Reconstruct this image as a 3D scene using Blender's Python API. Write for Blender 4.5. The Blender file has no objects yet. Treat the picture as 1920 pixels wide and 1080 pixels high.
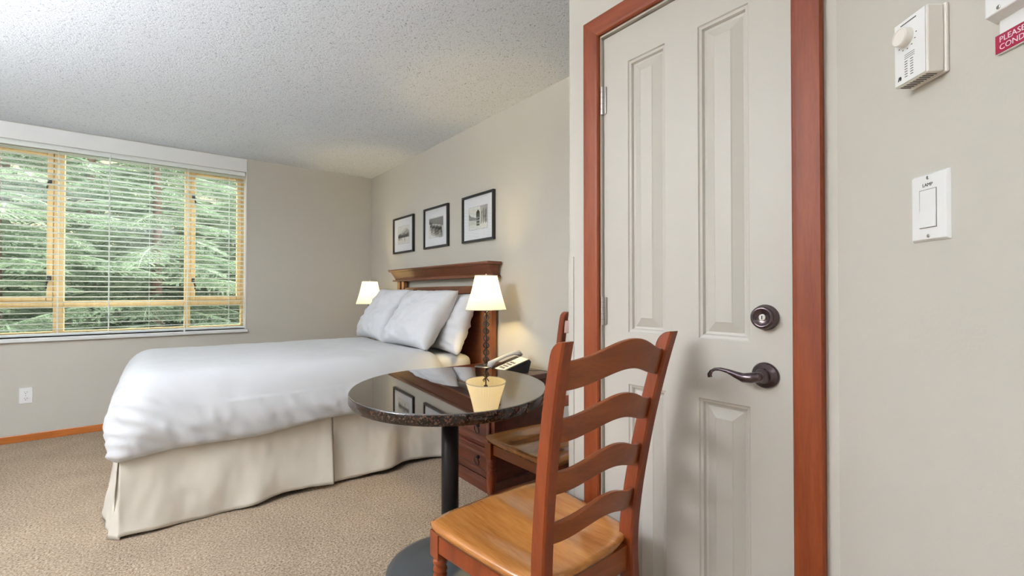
import bpy, bmesh, math, random
from mathutils import Vector, Matrix, noise
random.seed(7)
scn = bpy.context.scene
COL = scn.collection
R = math.radians

# ------------------------------------------------------------------ camera
CAMH = 1.152
cam_d = bpy.data.cameras.new('camera'); cam = bpy.data.objects.new('camera', cam_d); COL.objects.link(cam)
cam_d.sensor_width = 36.0; cam_d.lens = 853.0 / 1920.0 * 36.0; cam_d.clip_start = 0.02
cam.location = (0, 0, CAMH)
cam.rotation_euler = (R(90) + math.atan(9 / 853.0), 0, -R(38.36))
scn.camera = cam

# ------------------------------------------------------------------ world, exposure
w = bpy.data.worlds.new('overcast_sky'); scn.world = w; w.use_nodes = True
bg = w.node_tree.nodes['Background']
bg.inputs['Color'].default_value = (0.94, 0.97, 1.0, 1); bg.inputs['Strength'].default_value = 10.5
scn.view_settings.view_transform = 'Standard'; scn.view_settings.look = 'None'
scn.view_settings.gamma = 1.0; scn.view_settings.use_curve_mapping = False
scn.view_settings.exposure = 0.0

DOME_E = 5.5      # radiance of the ceiling dome
LAMP_W = 95.0      # watts of each bedside bulb
FILL_W = 265.0    # watts of an added fill uplighter, before its own factor

# ------------------------------------------------------------------ materials
def srgb(r, g, b):
    f = lambda c: (c / 255 / 12.92) if c / 255 <= .04045 else ((c / 255 + .055) / 1.055) ** 2.4
    return (f(r), f(g), f(b), 1)
class NT:
    def __init__(s, name):
        s.m = bpy.data.materials.new(name); s.m.use_nodes = True
        s.t = s.m.node_tree; s.n = s.t.nodes; s.b = s.n['Principled BSDF']; s.out = s.n['Material Output']
    def node(s, typ, **kw):
        n = s.n.new(typ)
        for k, v in kw.items():
            if k in n.inputs: n.inputs[k].default_value = v
            else: setattr(n, k, v)
        return n
    def link(s, a, b): s.t.links.new(a, b)
    def coords(s, scale=(1, 1, 1), kind='Object'):
        tc = s.node('ShaderNodeTexCoord'); mp = s.node('ShaderNodeMapping')
        mp.inputs['Scale'].default_value = scale
        s.link(tc.outputs[kind], mp.inputs['Vector']); return mp.outputs['Vector']
    def noise(s, vec, scale, detail=4, rough=.6):
        n = s.node('ShaderNodeTexNoise'); n.inputs['Scale'].default_value = scale
        n.inputs['Detail'].default_value = detail; n.inputs['Roughness'].default_value = rough
        s.link(vec, n.inputs['Vector']); return n.outputs['Fac']
    def ramp(s, fac, stops):
        r = s.node('ShaderNodeValToRGB'); e = r.color_ramp.elements
        while len(e) < len(stops): e.new(.5)
        for i, (p, c) in enumerate(stops): e[i].position = p; e[i].color = c
        s.link(fac, r.inputs['Fac']); return r.outputs['Color']
    def bump(s, h, strength, dist=.01):
        b = s.node('ShaderNodeBump'); b.inputs['Strength'].default_value = strength
        b.inputs['Distance'].default_value = dist
        s.link(h, b.inputs['Height']); s.link(b.outputs['Normal'], s.b.inputs['Normal'])
    def base(s, col): s.link(col, s.b.inputs['Base Color'])
def plain(name, col, rough=.5, metal=0, spec=.5, var=.04, nscale=6):
    k = NT(name); v = k.coords()
    n = k.noise(v, nscale, 3)
    lo = tuple(c * (1 - var) for c in col[:3]) + (1,); hi = tuple(min(1, c * (1 + var)) for c in col[:3]) + (1,)
    k.base(k.ramp(n, [(.3, lo), (.7, hi)]))
    k.b.inputs['Roughness'].default_value = rough; k.b.inputs['Metallic'].default_value = metal
    k.b.inputs['Specular IOR Level'].default_value = spec
    return k.m
def wood(name, c1, c2, rough=.3, axis='x', scale=1.0, coat=.3):
    k = NT(name); s = {'x': (1.2, 14, 14), 'y': (14, 1.2, 14), 'z': (14, 14, 1.2)}[axis]
    v = k.coords(tuple(a * scale for a in s))
    n1 = k.noise(v, 1.6, 6, .62)
    v2 = k.coords(tuple(a * scale * 6 for a in s)); n2 = k.noise(v2, 3, 3)
    mx = k.node('ShaderNodeMath', operation='MULTIPLY_ADD'); k.link(n2, mx.inputs[0]); mx.inputs[1].default_value = .35
    k.link(n1, mx.inputs[2])
    k.base(k.ramp(mx.outputs[0], [(.42, c1), (.95, c2)]))
    k.b.inputs['Roughness'].default_value = rough; k.b.inputs['Coat Weight'].default_value = coat
    k.b.inputs['Coat Roughness'].default_value = .1
    k.b.inputs['Specular IOR Level'].default_value = .35
    k.bump(n2, .05, .002)
    return k.m
def wall_paint(name, col):
    k = NT(name); v = k.coords()
    n = k.noise(v, 1.3, 3); c2 = tuple(c * .97 for c in col[:3]) + (1,)
    k.base(k.ramp(n, [(.3, c2), (.7, col)]))
    k.b.inputs['Roughness'].default_value = .75; k.b.inputs['Specular IOR Level'].default_value = .25
    k.bump(k.noise(v, 140, 3), .12, .002)
    return k.m
def fabric(name, col, weave=700, strength=.1):
    k = NT(name); v = k.coords()
    n = k.noise(v, 5, 4); lo = tuple(c * .96 for c in col[:3]) + (1,)
    k.base(k.ramp(n, [(.3, lo), (.7, col)]))
    k.b.inputs['Roughness'].default_value = .9; k.b.inputs['Specular IOR Level'].default_value = .15
    k.b.inputs['Sheen Weight'].default_value = .15
    k.bump(k.noise(v, weave, 2), strength, .001)
    return k.m

M = {}
M['wall'] = wall_paint('wall_paint_beige', srgb(193, 188, 178))
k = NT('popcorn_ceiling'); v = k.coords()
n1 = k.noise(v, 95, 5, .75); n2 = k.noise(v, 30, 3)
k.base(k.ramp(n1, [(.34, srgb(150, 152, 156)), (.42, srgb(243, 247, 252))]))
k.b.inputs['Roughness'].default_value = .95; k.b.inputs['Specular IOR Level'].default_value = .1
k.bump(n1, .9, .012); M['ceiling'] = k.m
k = NT('carpet'); v = k.coords()
n1 = k.noise(v, 105, 4, .8); n2 = k.noise(v, 3.2, 4); n3 = k.noise(v, 55, 2)
c1 = k.ramp(n1, [(.34, srgb(98, 76, 58)), (.5, srgb(172, 151, 128)), (.66, srgb(210, 194, 174))])
c2 = k.ramp(n2, [(.3, (.86, .86, .86, 1)), (.7, (1.05, 1.05, 1.05, 1))])
mx = k.node('ShaderNodeMix', data_type='RGBA', blend_type='MULTIPLY'); mx.inputs['Factor'].default_value = 1
k.link(c1, mx.inputs[6]); k.link(c2, mx.inputs[7]); k.base(mx.outputs[2])
k.b.inputs['Roughness'].default_value = 1; k.b.inputs['Specular IOR Level'].default_value = .05
k.bump(n1, .8, .01); M['carpet'] = k.m
M['door'] = plain('door_paint', srgb(184, 179, 170), .45, spec=.3, var=.01)
RED1, RED2 = srgb(118, 48, 20), srgb(172, 92, 46)
M['casing_z'] = wood('casing_wood_upright', srgb(98, 34, 6), srgb(134, 62, 20), .5, 'z', coat=.0)
M['casing_y'] = wood('casing_wood_level', srgb(98, 34, 6), srgb(134, 62, 20), .5, 'y', coat=.0)
M['base_x'] = wood('baseboard_wood', srgb(150, 78, 28), srgb(186, 112, 52), .35, 'x')
M['chair_z'] = wood('chair_wood_post', srgb(96, 34, 8), srgb(134, 60, 20), .4, 'z', coat=.2)
M['chair_x'] = wood('chair_wood_slat', srgb(104, 44, 10), srgb(140, 72, 24), .4, 'x', coat=.2)
M['seat'] = wood('chair_seat_wood', srgb(134, 76, 30), srgb(190, 130, 68), .22, 'y', .8, coat=.5)
M['hb_y'] = wood('headboard_wood', srgb(76, 40, 24), srgb(120, 70, 46), .3, 'y')
M['hb_z'] = wood('headboard_post_wood', srgb(96, 50, 26), srgb(148, 88, 50), .3, 'z')
M['night'] = wood('nightstand_wood', srgb(58, 26, 18), srgb(104, 54, 38), .28, 'y')
M['iron'] = plain('dark_iron', (.018, .016, .016, 1), .45, .6)
M['base_iron'] = plain('pedestal_base_iron', srgb(84, 88, 90), .3, .5)
M['bronze'] = plain('oil_rubbed_bronze', (.10, .075, .08, 1), .22, .9)
M['brass_face'] = plain('keyway_silver', (.75, .72, .66, 1), .3, .8)
M['steel'] = plain('hinge_steel', (.42, .40, .37, 1), .35, .9)
M['white_pl'] = plain('white_plastic', srgb(236, 236, 234), .4, var=.01)
M['cream_pl'] = plain('cream_plastic', srgb(238, 232, 222), .4, var=.01)
M['guard'] = plain('corner_guard_plastic', srgb(188, 183, 174), .45, var=.01)
M['grey_pl'] = plain('grey_gap', srgb(120, 116, 112), .5)
M['black_pl'] = plain('black_plastic', srgb(28, 28, 30), .35)
M['silver_pl'] = plain('silver_grey_plastic', srgb(176, 174, 172), .35)
M['ink'] = plain('printed_ink', srgb(50, 48, 48), .6)
M['red_sign'] = plain('engraved_red_plastic', srgb(150, 22, 58), .4, var=.02)
M['white_ink'] = plain('white_lettering', srgb(240, 225, 230), .5)
M['lampmetal'] = plain('lamp_dark_metal', (.05, .045, .045, 1), .3, .8)
M['clearbase'] = plain('lamp_foot_metal', srgb(120, 116, 116), .25, .8)
M['winframe'] = wood('window_frame_wood', srgb(218, 182, 124), srgb(238, 210, 160), .45, 'z', coat=0)
M['white_paint'] = plain('white_gloss_paint', srgb(226, 226, 224), .4, var=.01)
M['slat'] = plain('blind_slat_white', srgb(232, 236, 232), .4, var=.01)
M['duvet'] = fabric('duvet_cotton', srgb(202, 202, 203))
M['sheet'] = fabric('sheet_cotton', srgb(222, 220, 216))
M['pillow'] = fabric('pillow_cotton', srgb(212, 213, 217))
M['skirt'] = fabric('bed_skirt_cloth', srgb(214, 206, 192))
M['frame_black'] = plain('picture_frame_black', srgb(26, 26, 30), .3)
M['mat'] = plain('picture_mat', srgb(232, 233, 238), .7, var=.01)
for i, g in enumerate((40, 85, 130, 175, 205, 222)):
    M['g%d' % i] = plain('print_grey_%d' % i, srgb(g, g, int(g * .98)), .6, var=.12, nscale=60)
M['bark'] = plain('fir_bark', srgb(96, 78, 66), .9, var=.3, nscale=30)
M['soil'] = plain('forest_floor', srgb(96, 92, 70), .95, var=.3, nscale=4)
k = NT('fir_needles'); v = k.coords()
oi = k.node('ShaderNodeObjectInfo')
n = k.noise(v, 4, 3)
c1 = k.ramp(n, [(.3, srgb(86, 108, 82)), (.7, srgb(158, 178, 136))])
hs = k.node('ShaderNodeHueSaturation'); hs.inputs['Saturation'].default_value = .8
mr = k.node('ShaderNodeMapRange'); mr.inputs['To Min'].default_value = .45; mr.inputs['To Max'].default_value = 1.3
k.link(oi.outputs['Random'], mr.inputs['Value']); k.link(mr.outputs[0], hs.inputs['Value']); k.link(c1, hs.inputs['Color']); c1 = hs.outputs['Color']
k.base(c1); k.b.inputs['Roughness'].default_value = .6; k.b.inputs['Specular IOR Level'].default_value = .2
M['needle'] = k.m
# granite
k = NT('granite'); v = k.coords()
vo = k.node('ShaderNodeTexVoronoi'); vo.inputs['Scale'].default_value = 170; k.link(v, vo.inputs['Vector'])
sep = k.node('ShaderNodeSeparateColor'); k.link(vo.outputs['Color'], sep.inputs['Color'])
n = k.noise(v, 60, 5)
ad = k.node('ShaderNodeMath', operation='MULTIPLY'); k.link(sep.outputs[0], ad.inputs[0]); k.link(n, ad.inputs[1])
k.base(k.ramp(ad.outputs[0], [(.12, srgb(12, 10, 10)), (.30, srgb(38, 26, 20)), (.48, srgb(78, 50, 36)), (.64, srgb(74, 72, 66))]))
k.b.inputs['Roughness'].default_value = .03; k.b.inputs['IOR'].default_value = 2.2; k.b.inputs['Coat Weight'].default_value = 1; k.b.inputs['Coat IOR'].default_value = 1.9; k.b.inputs['Coat Roughness'].default_value = .02
M['granite'] = k.m
ge_ = M['granite'].copy(); ge_.name = 'granite_edge'; b_ = ge_.node_tree.nodes['Principled BSDF']
b_.inputs['IOR'].default_value = 1.5; b_.inputs['Coat Weight'].default_value = 0; b_.inputs['Roughness'].default_value = .12; M['granite_edge'] = ge_
# lamp shade: thin cloth that lets the bulb through
def shade_mat():
    k = NT('shade_cloth'); k.n.remove(k.b)
    d = k.node('ShaderNodeBsdfDiffuse'); d.inputs['Color'].default_value = srgb(246, 238, 214)
    t = k.node('ShaderNodeBsdfTranslucent'); t.inputs['Color'].default_value = srgb(255, 246, 226)
    mx = k.node('ShaderNodeMixShader'); mx.inputs['Fac'].default_value = .6
    k.link(d.outputs[0], mx.inputs[1]); k.link(t.outputs[0], mx.inputs[2]); k.link(mx.outputs[0], k.out.inputs['Surface'])
    return k.m
M['shade'] = shade_mat()
def glass_mat(name, tint=(1, 1, 1, 1), ior=1.5, rough=0.0):
    k = NT(name); k.n.remove(k.b)
    t = k.node('ShaderNodeBsdfTransparent'); t.inputs['Color'].default_value = tint
    g = k.node('ShaderNodeBsdfGlossy'); g.inputs['Roughness'].default_value = rough
    fr = k.node('ShaderNodeFresnel'); fr.inputs['IOR'].default_value = ior
    ge = k.node('ShaderNodeNewGeometry'); inv = k.node('ShaderNodeMath', operation='SUBTRACT'); inv.inputs[0].default_value = 1
    k.link(ge.outputs['Backfacing'], inv.inputs[1])
    mu = k.node('ShaderNodeMath', operation='MULTIPLY'); k.link(fr.outputs[0], mu.inputs[0]); k.link(inv.outputs[0], mu.inputs[1])
    mx = k.node('ShaderNodeMixShader'); k.link(mu.outputs[0], mx.inputs['Fac'])
    k.link(t.outputs[0], mx.inputs[1]); k.link(g.outputs[0], mx.inputs[2]); k.link(mx.outputs[0], k.out.inputs['Surface'])
    return k.m
M['pane'] = glass_mat('window_glass', (.97, .99, .98, 1))
M['picglass'] = glass_mat('picture_glass', (1, 1, 1, 1), 1.7, .01)
def emit(name, col, s):
    k = NT(name); k.b.inputs['Emission Color'].default_value = col; k.b.inputs['Emission Strength'].default_value = s
    k.b.inputs['Base Color'].default_value = col
    return k.m
M['dome'] = emit('lit_opal_glass', (1, .94, .86, 1), DOME_E)
M['bulb'] = emit('lit_bulb', (1, .78, .48, 1), 4)

# ------------------------------------------------------------------ mesh helpers
def mk(name, bm, mat, parent=None, smooth=False, loc=None, rz=None, bevel=0, bseg=2):
    me = bpy.data.meshes.new(name)
    bm.normal_update(); bm.to_mesh(me); bm.free()
    mats = mat if isinstance(mat, (list, tuple)) else [mat]
    for m in mats: me.materials.append(M[m])
    if smooth:
        for p in me.polygons: p.use_smooth = True
    o = bpy.data.objects.new(name, me); COL.objects.link(o)
    if parent: o.parent = parent
    if loc is not None: o.location = loc
    if rz is not None: o.rotation_euler = (0, 0, rz)
    if bevel:
        b = o.modifiers.new('bevel', 'BEVEL'); b.width = bevel; b.segments = bseg; b.limit_method = 'ANGLE'
        b.harden_normals = False
    return o
def tag(o, label=None, cat=None, group=None, kind=None):
    if label: o['label'] = label
    if cat: o['category'] = cat
    if group: o['group'] = group
    if kind: o['kind'] = kind
    return o
def empty(name, loc=(0, 0, 0), rz=0):
    o = bpy.data.objects.new(name, None); COL.objects.link(o); o.location = loc; o.rotation_euler = (0, 0, rz)
    o.empty_display_size = .1
    return o
def box(bm, x0, x1, y0, y1, z0, z1, mi=0):
    vs = [bm.verts.new((x, y, z)) for z in (z0, z1) for y in (y0, y1) for x in (x0, x1)]
    for q in ((0, 2, 3, 1), (4, 5, 7, 6), (0, 1, 5, 4), (2, 6, 7, 3), (0, 4, 6, 2), (1, 3, 7, 5)):
        f = bm.faces.new([vs[i] for i in q]); f.material_index = mi
    return vs
def bxo(name, x0, x1, y0, y1, z0, z1, mat, parent=None, bevel=0, bseg=2):
    bm = bmesh.new(); box(bm, x0, x1, y0, y1, z0, z1); return mk(name, bm, mat, parent, bevel=bevel, bseg=bseg)
def lathe(bm, prof, seg=32, cx=0, cy=0, cap=True, mod=None):
    rings = []
    for i, (r, z) in enumerate(prof):
        ring = []
        for k in range(seg):
            a = 2 * math.pi * k / seg; rr = r * (mod(a) if mod else 1)
            ring.append(bm.verts.new((cx + rr * math.cos(a), cy + rr * math.sin(a), z)))
        rings.append(ring)
    for a, b in zip(rings, rings[1:]):
        for k in range(seg):
            bm.faces.new((a[k], a[(k + 1) % seg], b[(k + 1) % seg], b[k]))
    if cap:
        bm.faces.new(list(reversed(rings[0]))); bm.faces.new(rings[-1])
    return rings
def tube(bm, pts, r, seg=8, cap=True, closed=False):
    pts = [Vector(p) for p in pts]; n = len(pts); rings = []
    up = Vector((0, 0, 1)); prev = None
    for i, p in enumerate(pts):
        if closed: t = pts[(i + 1) % n] - pts[i - 1]
        else: t = pts[min(i + 1, n - 1)] - pts[max(i - 1, 0)]
        t.normalize()
        if prev is None:
            a = t.cross(up) if abs(t.dot(up)) < .95 else t.cross(Vector((1, 0, 0)))
        else:
            a = prev - t * prev.dot(t)
        a.normalize(); prev = a; b = t.cross(a)
        rr = r[i] if isinstance(r, (list, tuple)) else r
        if isinstance(rr, tuple): ra, rb = rr
        else: ra = rb = rr
        rings.append([bm.verts.new(p + a * ra * math.cos(2 * math.pi * k / seg) + b * rb * math.sin(2 * math.pi * k / seg)) for k in range(seg)])
    m = n if closed else n - 1
    for i in range(m):
        A, B = rings[i], rings[(i + 1) % n]
        for k in range(seg): bm.faces.new((A[k], A[(k + 1) % seg], B[(k + 1) % seg], B[k]))
    if cap and not closed:
        bm.faces.new(list(reversed(rings[0]))); bm.faces.new(rings[-1])
def prism(bm, poly, axis, a0, a1, mi=0):
    """extrude a 2-D polygon along axis (0: poly=(y,z); 1: poly=(x,z); 2: poly=(x,y))"""
    def P(p, a): return {0: (a, p[0], p[1]), 1: (p[0], a, p[1]), 2: (p[0], p[1], a)}[axis]
    A = [bm.verts.new(P(p, a0)) for p in poly]; B = [bm.verts.new(P(p, a1)) for p in poly]
    n = len(poly)
    for i in range(n):
        f = bm.faces.new((A[i], A[(i + 1) % n], B[(i + 1) % n], B[i])); f.material_index = mi
    f = bm.faces.new(A); f.material_index = mi
    f = bm.faces.new(B); f.material_index = mi
    bmesh.ops.recalc_face_normals(bm, faces=bm.faces)
def grid(bm, nu, nv, fn, mi=0):
    V = [[bm.verts.new(fn(i / nu, j / nv)) for j in range(nv + 1)] for i in range(nu + 1)]
    for i in range(nu):
        for j in range(nv):
            f = bm.faces.new((V[i][j], V[i + 1][j], V[i + 1][j + 1], V[i][j + 1])); f.material_index = mi
    return V
def text_bm(s, size):
    c = bpy.data.curves.new('lettering', 'FONT'); c.body = s; c.size = size; c.extrude = .0002; c.resolution_u = 3
    o = bpy.data.objects.new('lettering', c); COL.objects.link(o)
    dg = bpy.context.evaluated_depsgraph_get(); me = bpy.data.meshes.new_from_object(o.evaluated_get(dg))
    bm = bmesh.new(); bm.from_mesh(me); bpy.data.objects.remove(o); bpy.data.curves.remove(c); bpy.data.meshes.remove(me)
    return bm
def copy_tree(o, parent=None):
    c = o.copy(); COL.objects.link(c); c.parent = parent
    for ch in list(o.children): copy_tree(ch, c)
    return c

# ------------------------------------------------------------------ the room
XH, YW, H = 1.985, 5.12, 2.47          # headboard wall, window wall, ceiling
XD, YC, YR = 1.222, 1.197, .350        # door wall, its outer corner, its inner corner
XL, YB = -2.3, -2.2
T = .12
ang = R(41.71)
DV = Vector((math.sin(ang), math.cos(ang), 0)); NV = Vector((-DV.y, DV.x, 0))
PE = Vector((XD, YR, 0)) - DV * 1.25    # far end of the angled wall, behind the camera
tag(bxo('floor', XL - T, XH + T, YB - T, YW + T, -.1, 0, 'carpet'), kind='structure')
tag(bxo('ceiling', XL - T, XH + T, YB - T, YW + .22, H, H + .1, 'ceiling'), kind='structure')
WX0, WX1, WZ0, WZ1 = -1.065, .725, .80, 2.36
WT = .22                               # thickness of the outer wall
bm = bmesh.new()
box(bm, XL - T, WX0, YW, YW + WT, 0, H); box(bm, WX1, XH + T, YW, YW + WT, 0, H)
box(bm, WX0, WX1, YW, YW + WT, 0, WZ0); box(bm, WX0, WX1, YW, YW + WT, WZ1, H)
tag(mk('wall_window', bm, 'wall'), kind='structure')
tag(bxo('wall_headboard', XH, XH + T, YC - T, YW, 0, H, 'wall'), kind='structure')
tag(bxo('wall_return', XD + T, XH, YC - T, YC, 0, H, 'wall'), kind='structure')
DY0, DY1, DZ = .445, 1.044, 2.04       # door leaf
bm = bmesh.new()
box(bm, XD, XD + T, DY1, YC, 0, H); box(bm, XD, XD + T, YR - .15, DY0, 0, H); box(bm, XD, XD + T, DY0, DY1, DZ, H)
tag(mk('wall_door', bm, 'wall'), kind='structure')
bm = bmesh.new()
a = Vector((XD, YR, 0)); b = PE; th = -NV * T
prism(bm, [(a.x, a.y), (b.x, b.y), (b.x + th.x, b.y + th.y), (a.x + th.x, a.y + th.y)], 2, 0, H)
tag(mk('wall_angled', bm, 'wall'), kind='structure')
tag(bxo('wall_entry', PE.x, PE.x + T, YB, PE.y, 0, H, 'wall'), kind='structure')
tag(bxo('wall_back', XL, PE.x + T, YB - T, YB, 0, H, 'wall'), kind='structure')
tag(bxo('wall_left', XL - T, XL, YB - T, YW, 0, H, 'wall'), kind='structure')
# baseboards
def baseboard(name, x0, x1, y0, y1): return tag(bxo(name, x0, x1, y0, y1, 0, .058, 'base_x', bevel=.004), kind='structure')
baseboard('baseboard_window', XL, XH, YW - .012, YW)
baseboard('baseboard_headboard', XH - .012, XH, YC, YW - .012)
baseboard('baseboard_return', XD + .012, XH - .012, YC, YC + .012)
baseboard('baseboard_left', XL, XL + .012, YB, YW - .012)
# plastic guard on the outer corner
bm = bmesh.new()
prism(bm, [(XD - .003, YC - .022), (XD, YC - .022), (XD, YC), (XD + .022, YC), (XD + .022, YC + .003), (XD - .003, YC + .003)], 2, .058, 1.285)
tag(mk('trim_1', bm, 'guard'), kind='structure')

# ---------------------------------------------------------------- window_1
win = empty('window_1', (0, YW + .13, 0)); tag(win, kind='structure')
FY0, FY1 = 0, .06
def wpart(name, x0, x1, z0, z1, y0=FY0, y1=FY1, m='winframe', p=win, bev=.004): return bxo(name, x0, x1, y0, y1, z0, z1, m, p, bevel=bev)
m1, m2 = (-.636, -.572), (.237, .284)
wpart('jamb', WX0, WX0 + .045, WZ0, WZ1); wpart('jamb', .695, WX1, WZ0, WZ1)
wpart('mullion', *m1, WZ0, WZ1); wpart('mullion', *m2, WZ0, WZ1)
wpart('head', WX0 + .045, .695, WZ1 - .05, WZ1, FY0 + .002, FY1 - .002); wpart('bottom_rail', WX0 + .045, .695, WZ0, WZ0 + .035, FY0 + .002, FY1 - .002)
for (x0, x1) in ((WX0 + .045, m1[0]), (m1[1], m2[0]), (m2[1], .695)):
    wpart('transom', x0, x1, 1.035, 1.085)
    pn = wpart('pane', x0, x1, WZ0 + .035, 1.035, .028, .034, 'pane', bev=0)
for (x0, x1, sash) in ((WX0 + .045, m1[0], 1), (m1[1], m2[0], 0), (m2[1], .695, 1)):
    z0, z1 = 1.085, WZ1 - .05
    if sash:
        s = empty('casement_sash'); s.parent = win
        q = .038
        for nm, a0, a1, b0, b1 in (('stile', x0, x0 + q, z0, z1), ('stile', x1 - q, x1, z0, z1), ('rail', x0 + q, x1 - q, z0, z0 + q), ('rail', x0 + q, x1 - q, z1 - q, z1)):
            wpart(nm, a0 + .001, a1 - .001, b0 + .001, b1, -.012, .045, p=s)
        wpart('pane', x0 + q, x1 - q, z0 + q, z1 - q, .02, .026, 'pane', s, 0)
        for zz in (1.27, 2.06):
            xx = x1 - .02 if x0 < -.5 else x0 + .02
            bm = bmesh.new()
            box(bm, xx - .012, xx + .012, -.03, -.012, zz - .018, zz + .018)
            sx = -1 if x0 < -.5 else 1
            tube(bm, [(xx, -.03, zz), (xx + sx * .004, -.045, zz - .01), (xx + sx * .012, -.045, zz - .05), (xx + sx * .014, -.042, zz - .085)], [.008, .008, .006, .005], 8)
            mk('latch', bm, 'black_pl', s)
    else:
        wpart('pane', x0, x1, z0, z1, .028, .034, 'pane', bev=0)
# sill
sl = bxo('window_sill', WX0 - .012, WX1 + .012, YW - .03, YW + .129, WZ0 - .032, WZ0, 'white_paint', bevel=.006); tag(sl, kind='structure')
# white reveal liner boards
for i, (x0, x1) in enumerate(((WX0 - .001, WX0 + .006), (WX1 - .006, WX1 + .001))):
    tag(bxo('trim_%d' % (2 + i), x0, x1, YW - .004, YW + .129, WZ0, WZ1, 'white_paint'), kind='structure')

# ---------------------------------------------------------------- venetian blind
bl = empty('venetian_blind', (0, YW + .052, WZ0)); tag(bl, 'wide white venetian blind with open slats across the window', 'blind')
bx0, bx1 = WX0 + .012, WX1 - .012
bm = bmesh.new(); prism(bm, [(-.03, 1.50), (.03, 1.50), (.03, 1.555), (-.03, 1.555)], 0, bx0, bx1); mk('head_rail', bm, 'slat', bl)
bm = bmesh.new(); box(bm, bx0, bx1, -.024, .024, .006, .026); mk('bottom_rail', bm, 'slat', bl, bevel=.005)
n_sl = 34; z0, z1 = .06, 1.485
bm = bmesh.new()
def slf(u, v):
    x = bx0 + .004 + (bx1 - bx0 - .008) * u; a = (v - .5) * 2
    return (x, a * .0245, .0028 * (1 - a * a))
top = grid(bm, 1, 6, slf); bot = grid(bm, 1, 6, lambda u, v: tuple(Vector(slf(u, v)) - Vector((0, 0, .0022))))
for j in range(6):
    pass
for i in (0, 1):
    for j in range(6): bm.faces.new((top[i][j], top[i][j + 1], bot[i][j + 1], bot[i][j]))
for j in (0, 6): bm.faces.new((top[0][j], top[1][j], bot[1][j], bot[0][j]))
bmesh.ops.recalc_face_normals(bm, faces=bm.faces)
s0 = mk('slat', bm, 'slat', bl, smooth=False)
for i in range(n_sl):
    s = s0 if i == 0 else s0.copy()
    if i: COL.objects.link(s); s.parent = bl
    s.location = (0, 0, z0 + (z1 - z0) * i / (n_sl - 1)); s.rotation_euler = (R(-6), 0, 0)
for x in (-.98, -.60, -.29, -.02, .255, .585):
    bm = bmesh.new()
    for y in (-.027, .027): tube(bm, [(x, y, .02), (x, y, 1.51)], .0016, 5)
    mk('ladder_cord', bm, 'slat', bl)
bm = bmesh.new(); tube(bm, [(-.285, -.036, 1.52), (-.285, -.038, .9), (-.285, -.036, .06)], .0042, 6); mk('tilt_wand', bm, 'slat', bl)
bm = bmesh.new(); tube(bm, [(.26, -.036, 1.5), (.262, -.036, .6), (.24, -.037, .1), (.236, -.037, .03)], .002, 5)
lathe(bm, [(.002, .035), (.006, .02), (.007, 0), (.003, -.004)], 8, .236, -.037); mk('pull_cord', bm, 'slat', bl)
# valance over the head rail, up to the ceiling
va = bxo('valance', WX0 - .002, WX1 - .001, YW - .012, YW + .012, 2.335, H - .008, 'white_paint', bevel=.004)
tag(va, 'flat off-white valance board above the blind', 'valance')

# ---------------------------------------------------------------- door_1 with casing
XF = XD + .012                          # front face of the leaf
dr = empty('door_1', (XF, DY0, 0)); tag(dr, kind='structure')
DW = DY1 - DY0 - .006                   # local y 0 = latch side
def door_leaf():
    """leaf with six recessed raised panels, local x=0 front, y along the leaf"""
    bm = bmesh.new()
    cols = [(.103, .246), (.353, .492)]
    rows = [(.20, .852), (1.022, 1.922)]
    ys = [0, cols[0][0], cols[0][1], cols[1][0], cols[1][1], DW]
    zs = [.012, rows[0][0], rows[0][1], rows[1][0], rows[1][1], DZ - .004]
    hole = set()
    for i in range(5):
        for j in range(5):
            y0, y1, z0, z1 = ys[i], ys[i + 1], zs[j], zs[j + 1]
            if i in (1, 3) and j in (1, 3):
                rings = []
                for inset, x in ((0, 0), (.003, .004), (.010, .006), (.014, .014), (.020, .0155), (.046, .004), (.049, .002)):
                    rings.append([bm.verts.new((x, a, b)) for a, b in ((y0 + inset, z0 + inset), (y1 - inset, z0 + inset), (y1 - inset, z1 - inset), (y0 + inset, z1 - inset))])
                for A, B in zip(rings, rings[1:]):
                    for k in range(4): bm.faces.new((A[k], A[(k + 1) % 4], B[(k + 1) % 4], B[k]))
                bm.faces.new(rings[-1])
            else:
                bm.faces.new([bm.verts.new((0, a, b)) for a, b in ((y0, z0), (y1, z0), (y1, z1), (y0, z1))])
    d = .035; y0, y1, z0, z1 = 0, DW, .012, DZ - .004
    for q in (((0, y0, z0), (0, y0, z1), (d, y0, z1), (d, y0, z0)), ((0, y1, z0), (d, y1, z0), (d, y1, z1), (0, y1, z1)),
              ((0, y0, z1), (0, y1, z1), (d, y1, z1), (d, y0, z1)), ((0, y0, z0), (d, y0, z0), (d, y1, z0), (0, y1, z0)),
              ((d, y0, z0), (d, y0, z1), (d, y1, z1), (d, y1, z0))):
        bm.faces.new([bm.verts.new(p) for p in q])
    bmesh.ops.remove_doubles(bm, verts=bm.verts, dist=1e-5)
    bmesh.ops.recalc_face_normals(bm, faces=bm.faces)
    return bm
lf = mk('leaf', door_leaf(), 'door', dr); lf.location = (0, .003, 0)
bxo('latch_plate', .004, .03, .0005, .003, .90, .98, 'bronze', dr)
# jamb stop behind
bm = bmesh.new(); box(bm, .036, .10, 0, .012, 0, DZ); box(bm, .036, .10, DW - .006, DW + .006, 0, DZ); box(bm, .036, .10, .012, DW - .006, DZ - .012, DZ)
mk('stop', bm, 'casing_z', dr)
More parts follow.
